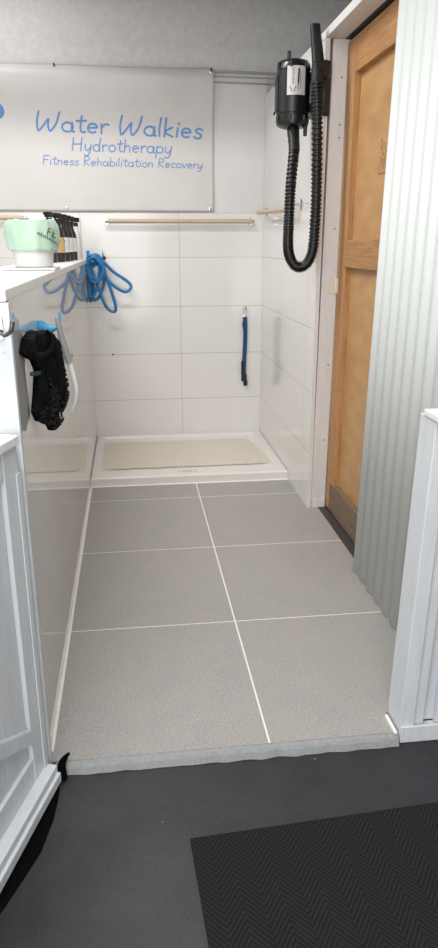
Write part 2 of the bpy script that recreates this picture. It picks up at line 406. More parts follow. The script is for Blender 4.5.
def ribbon(bm, pts, wdt, mp):
    # a flat printed stroke with round ends; mp maps plane (u, v) to space
    pts = [Vector((a, b)) for a, b in pts]
    h = wdt/2; L, R = [], []
    for i, p in enumerate(pts):
        a = pts[max(0, i-1)]; b = pts[min(len(pts)-1, i+1)]; d = (b-a)
        if d.length < 1e-9: d = Vector((1, 0))
        d.normalize(); n = Vector((-d.y, d.x)); L.append(bm.verts.new(mp(*(p+n*h)))); R.append(bm.verts.new(mp(*(p-n*h))))
    for i in range(len(pts)-1): bm.faces.new((L[i], L[i+1], R[i+1], R[i]))
    for p, q, e in ((pts[0], pts[1], (L[0], R[0])), (pts[-1], pts[-2], (R[-1], L[-1]))):
        d = (p-q).normalized(); n = Vector((-d.y, d.x)); vs = []
        for k in range(1, 5):
            a = PI*k/5; s = 1
            o = (n*math.cos(a) + d*math.sin(a))*h
            vs.append(bm.verts.new(mp(*(p+o))))
        n_side = e[0] if (p is pts[-1]) else e[1]
        # for the start the outward normal is flipped: close with both rim verts
        if p is pts[0]: bm.faces.new([e[1]] + vs + [e[0]])
        else: bm.faces.new([e[1]] + vs + [e[0]])
def smooth2(pts, per=3):
    if len(pts) < 3: return pts
    return [(v.x, v.y) for v in catmull([(a, b, 0) for a, b in pts], per)]
def text_strokes(s, x0, x1, base0, base1, cap, slant=0.10):
    tot = sum(G[c][0] for c in s); k = (x1-x0)/tot; out = []; x = x0
    for c in s:
        wd, st = G[c]
        for q in st:
            q = q if len(q) > 14 else smooth2(q)
            line = []
            for a, b in q:
                X = x + a*k*0.96 + slant*b*cap
                t = (X-x0)/(x1-x0)
                line.append((X, base0+(base1-base0)*t + b*cap))
            out.append(line)
        x += wd*k
    return out

# ------------------------------------------------------------------ banner
BX0, BX1, BZ0, BZ1 = -1.45, 0.212, 1.455, 2.238
def bd(x, z):
    t = (BZ1 - z)
    if t < 0.06: d = 0.010 + 0.052*math.sin(t/0.06*PI/2)
    elif t < 0.28: d = 0.062 - 0.052*(0.5-0.5*math.cos((t-0.06)/0.22*PI))*0.6 - 0.052*0.4*(t-0.06)/0.22
    else: d = 0.010
    d *= 1.0 + 0.25*math.sin(x*4.0+0.6) if t < 0.28 else 1
    e = min(abs(x-0.2), 0.3)/0.3
    d = 0.009 + (d-0.009)*(0.35+0.65*e)
    d += 0.0025*math.sin(x*9+z*5) + 0.0012*math.sin(z*14)
    return YB + 0.003 - max(d, 0.006)
bn = empty('banner', (-0.62, YB-0.003, BZ0), 'white vinyl banner with blue handwritten-style lettering nailed high on the back wall', 'banner')
bo = Vector((-0.62, YB-0.003, BZ0))
bm = bmesh.new(); NX, NZ = 110, 60; vs = []
for i in range(NX+1):
    x = BX0+(BX1-BX0)*i/NX; col_ = []
    for j in range(NZ+1):
        z = BZ0+(BZ1-BZ0)*j/NZ
        sag = -0.006*abs(math.sin((x+0.7)/0.9*PI)) if j == NZ else 0
        col_.append(bm.verts.new(Vector((x, bd(x, z), z+sag))-bo))
    vs.append(col_)
for i in range(NX):
    for j in range(NZ): bm.faces.new((vs[i][j], vs[i+1][j], vs[i+1][j+1], vs[i][j+1]))
sheet = obj('banner_sheet', bm, M_BANNER, bn, smooth=True)
sm = sheet.modifiers.new('thickness', 'SOLIDIFY'); sm.thickness = 0.0012; sm.offset = -1
mpB = lambda u, v: Vector((u, bd(u, v)-0.0012, v)) - bo
for nm, s, a, cap, wd in (('headline_lettering', 'Water Walkies', (-0.824, 0.152, 1.894, 1.864), 0.098, 0.0112),
                      ('second_line_lettering', 'Hydrotherapy', (-0.630, -0.036, 1.789, 1.779), 0.070, 0.0068),
                      ('third_line_lettering', 'Fitness Rehabilitation Recovery', (-0.800, 0.146, 1.712, 1.699), 0.048, 0.0050)):
    bm = bmesh.new()
    for st in text_strokes(s, *a, cap): ribbon(bm, st, wd, mpB)
    bmesh.ops.recalc_face_normals(bm, faces=bm.faces)
    obj(nm, bm, M_BLUEINK, bn)
bm = bmesh.new()
ring = arc(-1.045, 1.99, 0.05, 0.046, 0, 360, 28)[:-1]
bm.faces.new([bm.verts.new(mpB(a, b)) for a, b in ring])
obj('printed_logo', bm, M_BLUEINK, bn)
for (x, z) in ((-0.697, 2.222), (0.196, 2.216), (-0.682, 1.475), (0.190, 1.470), (-1.30, 2.222)):
    y = bd(x, z)
    g = obj('eyelet', lathe_bm([(0.004, 0), (0.009, -0.001), (0.009, -0.002), (0.004, -0.003)], 16, (x-bo.x, y-bo.y, z-bo.z), axis='Y'), M_CHROME, bn, True)
    if z > 2:
        obj('nail', tube_bm([(x-bo.x, y-bo.y+0.004, z-bo.z), (x-bo.x, y-bo.y-0.008, z-bo.z+0.001), (x-bo.x-0.001, y-bo.y-0.011, z-bo.z+0.016)], 0.0042, 8), M_INK, bn)

# ------------------------------------------------------------------ thin conduits high on the back wall, beside the banner
for i, (z, r) in enumerate(((2.222, 0.006), (2.196, 0.004), (2.166, 0.0045))):
    o = obj('wall_conduit', tube_bm([(0.19, YB-r, z), (0.60, YB-r, z-0.004)], r, 8), M_CONDUIT, smooth=True)
    origin_to(o, (0.19, YB-r, z))
    tag(o, ('uppermost', 'middle', 'lowest')[i] + ' of three thin grey conduits on the back wall beside the banner', 'conduit', 'grey conduits beside the banner')

# ------------------------------------------------------------------ grab rails
def flange(parent, p, axis, toward):
    # four-lobed wall plate with a short post; axis = wall normal axis
    bm = bmesh.new(); P = []
    for k in range(48):
        a = 2*PI*k/48; r = 0.021 + 0.005*math.cos(4*a)
        P.append((r*math.cos(a), r*math.sin(a)))
    z0, z1 = 0.0, 0.005*toward
    A = [bm.verts.new((z0, a, b) if axis == 'X' else (a, z0, b)) for a, b in P]
    B = [bm.verts.new((z1, a*0.9, b*0.9) if axis == 'X' else (a*0.9, z1, b*0.9)) for a, b in P]
    for k in range(48): bm.faces.new((A[k], A[(k+1) % 48], B[(k+1) % 48], B[k]))
    bm.faces.new(A); bm.faces.new(B)
    e = Vector((toward, 0, 0)) if axis == 'X' else Vector((0, toward, 0))
    tube_bm([e*0.004, e*0.030, e*0.038], lambda t: 0.007 if t < 0.8 else 0.009, 14, bm)
    bmesh.ops.translate(bm, vec=Vector(p), verts=bm.verts); bmesh.ops.recalc_face_normals(bm, faces=bm.faces)
    return obj('mounting_flange', bm, M_CHROME, parent, True)
def grab_rail(name, a, b, axis, toward, fl, label, mat):
    a, b = Vector(a), Vector(b); r = empty(name, a, label, 'grab rail'); d = (b-a)
    obj('rail', tube_bm([Vector((0, 0, 0)), d], 0.0125, 18), mat, r, True)
    for e, s in ((Vector((0, 0, 0)), -1), (d, 1)):
        obj('end_cap', tube_bm([e - d.normalized()*0.001*s, e+d.normalized()*0.012*s], lambda t: 0.0125-0.003*t, 16), M_CHROME, r, True)
    for t in fl:
        q = d*t
        w_ = (Vector((XR-a.x, q.y, 0)) if axis == 'X' else Vector((q.x, YB-a.y, 0)))
        flange(r, w_, axis, toward)
    return r
grab_rail('grab_rail', (-0.445, YB-0.045, 1.398), (0.445, YB-0.045, 1.398), 'Y', -1, (0.0, 1.0), 'long beech wood grab rail with chrome ends below the banner', M_BAR)
grab_rail('grab_rail', (-1.60, YB-0.045, 1.418), (-0.925, YB-0.045, 1.414), 'Y', -1, (0.3, 1.0), 'beech wood grab rail behind the green-lined bucket at the left edge', M_BAR)
grab_rail('grab_rail', (XR-0.045, 2.33, 1.448), (XR-0.045, 1.40, 1.430), 'X', -1, (0.03, 1.0), 'short-looking beech grab rail on the right side wall behind the blower hose', M_BARS)

# ------------------------------------------------------------------ shower tray
tray = empty('shower_tray', (-0.02, 1.96, 0.0), 'low white acrylic shower tray between the tiled walls', 'shower tray')
bm = bmesh.new(); x0, x1, y0, y1 = XL+0.001, XR-0.001, 1.506, YB-0.001
def ringv(i, z): return [bm.verts.new((a+0.02, b-1.96, z)) for a, b in ((x0+i, y0+i), (x1-i, y0+i), (x1-i, y1-i), (x0+i, y1-i))]
rs = [ringv(0, 0.0), ringv(0.0, 0.044), ringv(0.006, 0.05), ringv(0.045, 0.05), ringv(0.055, 0.036), ringv(0.11, 0.030)]
for a, b in zip(rs, rs[1:]):
    for k in range(4): bm.faces.new((a[k], a[(k+1) % 4], b[(k+1) % 4], b[k]))
bm.faces.new(rs[-1]); bmesh.ops.recalc_face_normals(bm, faces=bm.faces)
obj('tray_body', bm, M_PAN, tray)
bm = bmesh.new()
for k, xs in enumerate((-0.085, -0.062, -0.05, -0.038, -0.028, -0.018, 0.004)):
    add_box(bm, xs+0.02, xs+0.02+(0.004 if k % 2 else 0.007), 1.625-1.96, 1.645-1.96+(0.004*(k % 3)), 0.0303, 0.0312)
obj('drain_marks', bm, M_EDGE, tray)
bm = bmesh.new(); pts = []
for k in range(64):
    t = k/64*4; s = int(t); f = t-s
    cs = [(-0.525, 1.705), (0.49, 1.715), (0.41, 2.26), (-0.525, 2.26)]
    a, b = cs[s], cs[(s+1) % 4]; x = a[0]+(b[0]-a[0])*f; y = a[1]+(b[1]-a[1])*f
    pts.append((x+0.004*noise.noise((x*9, y*9, 1)), y+0.007*noise.noise((x*8, y*8, 2))))
pm = obj('bath_mat', prism_bm(pts, 0.0335, 0.040), M_PMAT)
origin_to(pm, (-0.02, 1.98, 0.0335)); tag(pm, 'beige woven non-slip mat lying in the shower tray', 'shower mat')

# ------------------------------------------------------------------ shelf along the glossy wall
sh = obj('wall_shelf', box(-0.83, -0.573, -0.652, YB-0.001, 1.1555, 1.18, bev=0.003), M_SHELF)
origin_to(sh, (-0.70, 0.9, 1.1555)); tag(sh, 'long white ledge board running back along the top of the glossy left wall', 'shelf')
tp = obj('tray_lid', box(-0.755, -0.575, 0.405, 0.60, 1.1805, 1.189, bev=0.003), M_BUCKET)
origin_to(tp, (-0.665, 0.5, 1.1805)); tag(tp, 'flat square white lid under the green-lined bucket', 'lid')

# bucket with liner
bk = empty('bucket', (-0.657, 0.50, 1.1895), 'white plastic bucket with a pale green bin liner folded over its rim', 'bucket')
obj('bucket_body', lathe_bm([(0.062, 0.0), (0.066, 0.003), (0.0785, 0.135), (0.0805, 0.137), (0.0785, 0.139), (0.07, 0.139), (0.062, 0.01)], 40), M_BUCKET, bk, True)
bm = bmesh.new(); rings = []; SEG = 96
for j, (r, z) in enumerate(((0.0790, 0.056), (0.0835, 0.057), (0.0895, 0.068), (0.0935, 0.095), (0.0945, 0.12), (0.0925, 0.142), (0.085, 0.156), (0.074, 0.158), (0.071, 0.14), (0.067, 0.10), (0.058, 0.02))):
    rg = []
    for k in range(SEG):
        a = 2*PI*k/SEG; c_, s_ = math.cos(a), math.sin(a)
        nz = noise.noise((c_*3.5, s_*3.5, z*22)) * 0.006 + noise.noise((c_*9, s_*9, z*40+5)) * 0.0022
        dz = noise.noise((c_*2.2, s_*2.2, 3+j*0.1)) * 0.006
        rr = r + (nz if 0 < j < 8 else 0)
        rg.append(bm.verts.new((rr*c_, rr*s_, z+dz)))
    rings.append(rg)
for a, b in zip(rings, rings[1:]):
    for k in range(SEG): bm.faces.new((a[k], a[(k+1) % SEG], b[(k+1) % SEG], b[k]))
bmesh.ops.recalc_face_normals(bm, faces=bm.faces)
ln = obj('bin_liner', bm, M_GREEN, bk, True)
bm = bmesh.new()
def mpL(u, v):
    a = math.radians(-50) + u/0.09; v = v - u*0.35
    return Vector((0.0985*math.cos(a), 0.0985*math.sin(a), 0.098+v))
prt = [[(-0.002, 0.010), (0.004, 0.032), (0.016, 0.034)], [(0.001, 0.020), (0.012, 0.022)], [(0.018, 0.012), (0.024, 0.034)], [(0.012, 0.010), (0.020, 0.008)], arc(0.026, 0.016, 0.006, 0.007, 60, 330, 8)]
for q in prt: ribbon(bm, q, 0.0032, mpL)
x = -0.034
for k in range(13):
    h = 0.004 + 0.005*((k*7) % 3)/2; yb = 0.002 - k*0.0009
    ribbon(bm, [(x, yb-0.003), (x+0.001, yb+h)], 0.0022, mpL); ribbon(bm, [(x, yb), (x+0.004, yb+0.001)], 0.0022, mpL); x += 0.0062
obj('liner_print', bm, M_GREENINK, bk)

# spray bottles in a row
def spray_bottle(loc, rz, bodym, labelm, label, hh=0.25, white=False):
    r = empty('spray_bottle', loc, label, 'spray bottle', 'trigger spray bottles on the shelf')
    R_ = 0.026
    obj('bottle_body', lathe_bm([(R_-0.002, 0), (R_, 0.003), (R_, 0.125), (R_-0.003, 0.14), (0.013, 0.165), (0.011, 0.185)], 24), bodym, r, True)
    bm = bmesh.new(); n = 20
    A = [bm.verts.new(((R_+0.0006)*math.cos(math.radians(-90-75+150*k/n)), (R_+0.0006)*math.sin(math.radians(-90-75+150*k/n)), 0.045)) for k in range(n+1)]
    B = [bm.verts.new((v.co.x, v.co.y, 0.118)) for v in A]
    for k in range(n): bm.faces.new((A[k], A[k+1], B[k+1], B[k]))
    lb = obj('bottle_label', bm, labelm, r, True)
    if not white:
        bm = bmesh.new(); mpq = lambda u, v: Vector(((R_+0.0012)*math.cos(-PI/2+u/R_), (R_+0.0012)*math.sin(-PI/2+u/R_), v))
        ribbon(bm, arc(0, 0.10, 0.006, 0.007, 0, 330, 10), 0.003, mpq)
        for q in (0.082, 0.075, 0.068, 0.060): ribbon(bm, [(-0.012, q), (0.011, q)], 0.0022, mpq)
        obj('label_print', bm, M_INK, lb)
    tr = bmesh.new()
    tube_bm([(0, 0, 0.184), (0, 0, 0.205)], 0.013, 14, tr)
    add_box(tr, -0.030, 0.022, -0.009, 0.009, 0.207, 0.232, bev=0.004)
    tube_bm([(-0.028, 0, 0.224), (-0.040, 0, 0.224)], 0.007, 10, tr)
    tube_bm([(-0.016, 0, 0.21), (-0.024, 0, 0.195), (-0.024, 0, 0.18), (-0.030, 0, 0.168)], 0.0045, 8, tr)
    obj('trigger_head', tr, M_BLACK, r, True).rotation_euler = (0, 0, rz)
    return r
M_DKBOT = flat('dark_bottle_plastic', srgb(34, 34, 38), 0.3, var=0.05, bump=0)
spray_bottle((-0.692, 1.47, 1.1805), 1.1, M_DKBOT, M_LBLUE, 'black trigger spray bottle with a blue label, nearest to the bucket')
spray_bottle((-0.664, 1.60, 1.1805), 0.95, M_DKBOT, M_LTAN, 'black trigger spray bottle with a tan label, second from the bucket')
spray_bottle((-0.650, 1.74, 1.1805), 0.9, M_DKBOT, M_LWHITE, 'black spray bottle with a white label just behind the tan-labelled one')
spray_bottle((-0.643, 1.90, 1.1805), 0.8, M_DKBOT, M_LWHITE, 'black spray bottle with a white label, fourth back from the bucket')
spray_bottle((-0.635, 2.06, 1.1805), 0.9, M_DKBOT, M_LWHITE, 'black spray bottle with a white label, last dark one in the row')
spray_bottle((-0.622, 2.24, 1.1805), 0.4, M_CLEAR, M_LWHITE, 'milky white bottle with a black trigger at the far end of the shelf', white=True)

# ------------------------------------------------------------------ blue hose coil on its hook in the corner
hk = empty('wall_hook', (-0.476, YB-0.001, 1.20), 'small chrome wall hook holding the coiled blue hose', 'hook')
obj('hook_plate', box(-0.008, 0.008, -0.004, 0, -0.03, 0.03, bev=0.001), M_CHROME, hk)
obj('hook_arm', tube_bm(catmull([(0, -0.003, -0.01), (0, -0.03, -0.018), (0, -0.075, -0.016), (0, -0.092, 0.005), (0, -0.092, 0.035)]), 0.0045, 10), M_CHROME, hk, True)
obj('hook_tip', tube_bm([(0.002, -0.08, -0.008), (0.012, -0.085, -0.022)], 0.009, 10), M_BLACK, hk, True)
hose_pts = [(-0.612, 2.37, 1.225), (-0.617, 2.35, 1.17), (-0.610, 2.33, 1.10), (-0.560, 2.33, 0.955), (-0.515, 2.335, 0.95), (-0.475, 2.34, 1.06), (-0.485, 2.35, 1.17),
 (-0.53, 2.36, 1.205), (-0.565, 2.345, 1.15), (-0.545, 2.33, 1.00), (-0.595, 2.325, 0.93), (-0.605, 2.33, 1.0), (-0.56, 2.34, 1.13), (-0.49, 2.345, 1.165),
 (-0.415, 2.35, 1.10), (-0.335, 2.35, 1.045), (-0.315, 2.345, 1.01), (-0.36, 2.335, 0.985), (-0.45, 2.33, 1.05), (-0.53, 2.325, 1.18), (-0.575, 2.325, 1.19), (-0.585, 2.32, 1.12),
 (-0.50, 2.315, 1.16), (-0.455, 2.315, 1.05), (-0.415, 2.32, 0.90), (-0.43, 2.325, 0.865), (-0.475, 2.325, 0.90), (-0.52, 2.31, 1.03), (-0.555, 2.31, 1.15), (-0.53, 2.30, 1.20), (-0.50, 2.30, 1.14), (-0.525, 2.30, 1.0), (-0.575, 2.30, 0.96), (-0.60, 2.31, 1.06), (-0.57, 2.30, 1.17), (-0.52, 2.295, 1.175), (-0.475, 2.30, 1.13), (-0.485, 2.29, 1.07), (-0.545, 2.285, 1.075), (-0.590, 2.29, 1.14), (-0.560, 2.29, 1.20), (-0.505, 2.285, 1.18), (-0.480, 2.28, 1.10), (-0.53, 2.28, 1.045), (-0.585, 2.28, 1.085), (-0.575, 2.28, 1.16), (-0.525, 2.275, 1.19), (-0.47, 2.28, 1.12)]
hose_pts = [(max(x, XL+0.012) if i > 2 else max(x, XL+0.010), y, z) for i, (x, y, z) in enumerate(hose_pts)]
ho = obj('garden_hose', tube_bm(catmull(hose_pts, 10), 0.0092, 12), M_BLUEHOSE, smooth=True)
origin_to(ho, (-0.50, 2.33, 1.17)); tag(ho, 'bright blue hose looped over a hook in the left corner of the shower', 'hose')

# navy strap on the back wall
st = empty('tether_strap', (0.411, YB-0.002, 0.872), 'navy blue webbing tether with a metal clip hanging on the back wall', 'strap')
obj('wall_screw', lathe_bm([(0.003, 0), (0.005, -0.004), (0.005, -0.012), (0.003, -0.014)], 12, (0, 0, 0.004), axis='Y'), M_INK, st, True)
cl = bmesh.new()
tube_bm(catmull([(0, -0.012, 0.008), (-0.008, -0.012, 0.0), (-0.010, -0.012, -0.016), (0, -0.012, -0.026), (0.009, -0.012, -0.016), (0.008, -0.012, 0.0)], 6, True), 0.0024, 8, cl, closed=True)
tube_bm([(0, -0.012, -0.024), (0, -0.012, -0.046)], lambda t: 0.005+0.003*t, 10, cl)
add_box(cl, -0.014, 0.014, -0.016, -0.008, -0.062, -0.046, bev=0.002)
obj('snap_clip', cl, M_CHROME, st, True)
bm = bmesh.new(); rows = []
for i in range(41):
    t = i/40; z = -0.058-0.40*t; w2 = 0.0135; xo = 0.003*math.sin(t*5)
    rows.append([bm.verts.new((xo-w2, -0.014-0.003*math.sin(t*7), z)), bm.verts.new((xo+w2, -0.014-0.004*math.sin(t*6+1), z))])
for a, b in zip(rows, rows[1:]): bm.faces.new((a[0], a[1], b[1], b[0]))
wb = obj('webbing', bm, M_NAVY, st); sm = wb.modifiers.new('thickness', 'SOLIDIFY'); sm.thickness = 0.005; sm.offset = 0
obj('webbing_loop', tube_bm(catmull([(-0.004, -0.02, -0.06), (-0.014, -0.022, -0.10), (-0.009, -0.022, -0.13), (-0.004, -0.022, -0.16)]), 0.005, 8), M_NAVY, st, True)
bm = bmesh.new(); add_box(bm, -0.021, 0.014, -0.028, -0.010, -0.475, -0.425, bev=0.004); add_box(bm, -0.006, 0.020, -0.027, -0.010, -0.505, -0.47, bev=0.004); add_box(bm, -0.022, -0.006, -0.024, -0.010, -0.43, -0.34, bev=0.003)
obj('buckle', bm, M_BLACK, st)
sc = obj('wall_screw', lathe_bm([(0.004, 0), (0.006, -0.003), (0.004, -0.008)], 12, axis='Y'), M_INK, loc=(-0.448, YB, 0.588))
tag(sc, 'tiny dark screw in the tiles below the blue hose', 'screw')

# ------------------------------------------------------------------ blower on the right wall
bl = empty('grooming_blower', (0.414, 1.17, 1.75), 'black wall-mounted blower dryer with a ribbed hose looped beneath it', 'dryer')
def B(p): return (p[0]-0.409, p[1]-1.17, p[2]-1.75)
RB = 0.0725
obj('motor_housing', lathe_bm([(0.030, -0.006), (0.052, 0.0), (RB-0.004, 0.008), (RB, 0.02), (RB, 0.045), (RB-0.0025, 0.047), (RB-0.0025, 0.052), (RB, 0.054), (RB, 0.212), (RB-0.0025, 0.214), (RB-0.0025, 0.219), (RB, 0.221), (RB-0.001, 0.243), (RB-0.012, 0.256), (0.04, 0.262), (0.0, 0.264)][:-1], 48), M_BLACKSAT, bl, True)
for a in (200, 250, 300, 20): # clamp lugs round the rims
    for z in (0.225, 0.02):
        ca, sa = math.cos(math.radians(a)), math.sin(math.radians(a))
        obj('clamp_bolt', tube_bm([(ca*(RB+0.002), sa*(RB+0.002), z), (ca*(RB+0.002), sa*(RB+0.002), z+0.022)], 0.006, 8), M_BLACK, bl, True)
obj('top_knob', tube_bm([(-0.026, -0.02, 0.25), (-0.026, -0.02, 0.292)], 0.008, 12), M_BLACK, bl, True)
sb = bmesh.new(); add_box(sb, -RB-0.005, -RB+0.006, -0.02, 0.02, 0.06, 0.20, bev=0.004); tube_bm([(-RB-0.006, 0, 0.055), (-RB-0.012, 0, 0.055)], 0.007, 10, sb)
obj('switch_box', sb, M_BLACK, bl, True)
obj('filter_tab', tube_bm([(0.052, -0.03, 0.006), (0.052, -0.03, -0.036)], lambda t: 0.010-0.002*t, 12), M_BLACK, bl, True)
# label wraps the cylinder on the side towards the entrance
bm = bmesh.new(); n = 16; A = []; Bv = []
for k in range(n+1):
    a = math.radians(-124+64*k/n); A.append(bm.verts.new(((RB+0.0008)*math.cos(a), (RB+0.0008)*math.sin(a), 0.118))); Bv.append(bm.verts.new(((RB+0.0008)*math.cos(a), (RB+0.0008)*math.sin(a), 0.228)))
for k in range(n): bm.faces.new((A[k], A[k+1], Bv[k+1], Bv[k]))
lab = obj('rating_label', bm, M_LABEL, bl, True)
bm = bmesh.new(); mpk = lambda u, v: Vector(((RB+0.0014)*math.cos(math.radians(-92)+u/RB), (RB+0.0014)*math.sin(math.radians(-92)+u/RB), v))
ribbon(bm, [(-0.026, 0.148), (-0.018, 0.128), (-0.014, 0.142), (-0.010, 0.128), (-0.002, 0.150)], 0.003, mpk)
for k in range(9): ribbon(bm, [(-0.018, 0.160+k*0.0068), (-0.010, 0.162+k*0.0068)], 0.0022, mpk)
ribbon(bm, [(0.006, 0.135), (0.008, 0.172)], 0.003, mpk); ribbon(bm, [(0.008, 0.165), (0.010, 0.215)], 0.007, mpk)
for k in range(7): ribbon(bm, [(0.017, 0.14+k*0.01), (0.018, 0.147+k*0.01)], 0.002, mpk)
obj('label_print', bm, M_INK, lab)
# wall bracket and nozzle holder
bk2 = bmesh.new()
add_box(bk2, *[v for v in (0.500-0.409, 0.522-0.409, 1.08-1.17, 1.24-1.17, 0.045, 0.25)], bev=0.004)
add_box(bk2, 0.055, 0.095, -0.02, 0.02, 0.18, 0.215, bev=0.003); add_box(bk2, 0.055, 0.095, -0.02, 0.02, 0.06, 0.095, bev=0.003)
obj('wall_bracket', bk2, M_BLACK, bl)
hb = bmesh.new()
add_box(hb, 0.045, 0.113, -0.175, -0.135, 0.165, 0.225, bev=0.008); add_box(hb, 0.098, 0.128, -0.135, -0.1125, 0.03, 0.235, bev=0.004); add_box(hb, 0.095, 0.113, -0.15, -0.10, 0.04, 0.235, bev=0.004)
obj('nozzle_holder', hb, M_BLACK, bl)
# ribbed hose: from the outlet down, round the loop and back up to the holder
path = catmull([B(p) for p in ((0.411, 1.15, 1.70), (0.412, 1.13, 1.66), (0.390, 1.08, 1.50), (0.380, 1.05, 1.36), (0.374, 1.025, 1.26), (0.381, 1.01, 1.208), (0.403, 1.0, 1.173), (0.432, 0.995, 1.169), (0.460, 0.99, 1.193), (0.478, 0.99, 1.25), (0.485, 0.995, 1.40), (0.484, 1.0, 1.565), (0.478, 1.003, 1.757), (0.468, 1.005, 1.90))], 60)
def hose_r(t): 
    L_ = t*1.33
    return 0.0215 + 0.0024*(1 if math.sin(2*PI*L_/0.0105) > -0.1 else -1)
obj('ribbed_hose', tube_bm(path, hose_r, 18), M_HOSEB, bl, True)
obj('hose_cuff', tube_bm([B(p) for p in ((0.411, 1.16, 1.752), (0.411, 1.15, 1.72), (0.412, 1.14, 1.70), (0.412, 1.125, 1.65))], lambda t: 0.027 if t < 0.6 else 0.0245, 20), M_BLACK, bl, True)
# nozzle wand standing in the holder
nz = bmesh.new()
P = [((0.474, 1.012, 1.88), 0.024, 0.022), ((0.477, 1.015, 1.94), 0.025, 0.022), ((0.477, 1.02, 1.975), 0.0235, 0.022), ((0.470, 1.03, 2.04), 0.022, 0.020), ((0.463, 1.035, 2.10), 0.020, 0.018), ((0.462, 1.035, 2.113), 0.019, 0.016)]
rg = []
for c_, rx, ry in P:
    c_ = Vector(B(c_)); rg.append([nz.verts.new(c_ + Vector((rx*(abs(math.cos(a))**0.5)*(1 if math.cos(a) > 0 else -1), ry*(abs(math.sin(a))**0.5)*(1 if math.sin(a) > 0 else -1), 0))) for a in [2*PI*k/24 for k in range(24)]])
for a, b in zip(rg, rg[1:]):
    for k in range(24): nz.faces.new((a[k], a[(k+1) % 24], b[(k+1) % 24], b[k]))
nz.faces.new(list(reversed(rg[0]))); nz.faces.new(rg[-1]); bmesh.ops.recalc_face_normals(nz, faces=nz.faces)
obj('nozzle', nz, M_BLACK, bl, True)

# ------------------------------------------------------------------ door hinge on the jamb
hg = empty('butt_hinge', (0.610, 1.075, 1.085), 'small plated butt hinge joining the white jamb to the pine door', 'hinge')
bm = bmesh.new(); add_box(bm, -0.030, 0.004, -0.0165, -0.0135, -0.035, 0.035, bev=0.0006); obj('hinge_leaf', bm, M_BRASS, hg)
bm = bmesh.new(); add_box(bm, 0.0045, 0.0065, -0.045, -0.018, -0.033, 0.033, bev=0.0006); obj('hinge_leaf', bm, M_BRASS, hg)
obj('hinge_pin', tube_bm([(0.003, -0.0195, -0.037), (0.003, -0.0195, 0.037)], 0.0045, 12), M_BRASS, hg, True)
bm = bmesh.new()
for z in (-0.024, 0.0, 0.024): lathe_bm([(0.0025, 0), (0.0025, -0.0008)], 8, (0.0, -0.0166, z), bm, 'Y')
obj('screw_heads', bm, M_INK, hg)
# maker's stamp on the upper door panel
bm = bmesh.new(); sx = up
mps = lambda u, v: Vector((0.0275, u, v))
cy, cz = 0.615-1.0585, 1.575
stp = [[(-0.05, -0.055), (0.055, -0.055)], [(-0.055, -0.055), (-0.055, -0.03)], [(0.055, -0.055), (0.055, -0.03)], arc(0.0, 0.03, 0.018, 0.02, 0, 300, 10), arc(-0.035, 0.05, 0.012, 0.016, 0, 330, 10),
       [(0.045, -0.02), (0.045, 0.02), (0.03, 0.02)], [(0.02, -0.03), (0.02, 0.0)], [(0.0, -0.035), (0.0, -0.005), (-0.015, -0.01)], [(-0.03, -0.03), (-0.03, 0.01)], [(0.055, 0.03), (0.035, 0.045), (0.055, 0.05)]]
for q in stp: ribbon(bm, [(cy-a*0.8, cz+b) for a, b in q], 0.004, mps)
o = obj('printed_stamp', bm, M_STAMP, up)

# ------------------------------------------------------------------ corrugated plastic sheet
bm = bmesh.new(); Y0, Y1, Z0, Z1 = -0.545, 0.326, 0.004, 2.028; NY = 260; pit = 0.0850
A, Bt = [], []
for i in range(NY+1):
    y = Y1-(Y1-Y0)*i/NY; ph = (Y1-y)/pit*2*PI
    x = XR+0.014 - 0.0048*math.cos(ph); ln_ = -0.043*(y-Y0)/(Y1-Y0)
    A.append(bm.verts.new((x, y, Z0))); Bt.append(bm.verts.new((x, y+ln_*Z1, Z1)))
for i in range(NY): bm.faces.new((A[i], A[i+1], Bt[i+1], Bt[i]))
cs = obj('corrugated_sheet', bm, M_SHEET, smooth=True)
sm = cs.modifiers.new('thickness', 'SOLIDIFY'); sm.thickness = 0.0025; sm.offset = 0
origin_to(cs, (XR+0.014, -0.1, 0.004)); tag(cs, 'tall white corrugated plastic sheet standing in front of the pine door', 'sheet')

# ------------------------------------------------------------------ right half wall at the entrance
hw = empty('half_wall', (0.372, -0.6, -0.03), 'chest-high white painted timber half wall with a cap at the right of the entrance', 'half wall')
def H_(n_, a, m_, bev=0.0025):
    x0_, x1_, y0_, y1_, z0_, z1_ = a
    b_ = box(x0_-0.372, x1_-0.372, y0_+0.6, y1_+0.6, z0_+0.03, z1_+0.03, bev=bev)
    for v in b_.verts: v.co.x += 0.018*v.co.z/0.9           # the post leans slightly outward
    return obj(n_, b_, m_, hw)
H_('post', (0.3585, 0.398, -0.640, -0.548, -0.03, 0.872), M_COOL)
H_('batten', (0.3985, 0.428, -0.632, -0.56, 0.012, 0.872), M_COOL)
H_('panel_board', (0.4285, 1.20, -0.612, -0.59, 0.012, 0.872), M_COOL)
H_('stud', (0.462, 0.500, -0.632, -0.6125, 0.012, 0.872), M_COOL)
H_('base_rail', (0.3595, 1.20, -0.648, -0.6405, -0.0295, 0.022), M_COOL)
H_('inner_base_rail', (0.3985, 1.20, -0.6402, -0.613, -0.0295, 0.0115), M_COOL)
H_('cap', (0.354, 1.22, -0.675, -0.575, 0.8725, 0.888), M_COOLTOP)

# ------------------------------------------------------------------ left tall end post, behind the gate
ep = empty('end_post', (-0.66, -0.62, 0.0), 'tall white painted timber post closing the end of the glossy left wall', 'post')
obj('post_front', box(-0.19, 0.087, -0.028, 0.0135, 0.0, 1.154, bev=0.003), M_COOL, ep)
obj('corner_batten', box(0.0, 0.091, -0.034, -0.0285, 0.0, 1.154, bev=0.0015), M_COOL, ep)
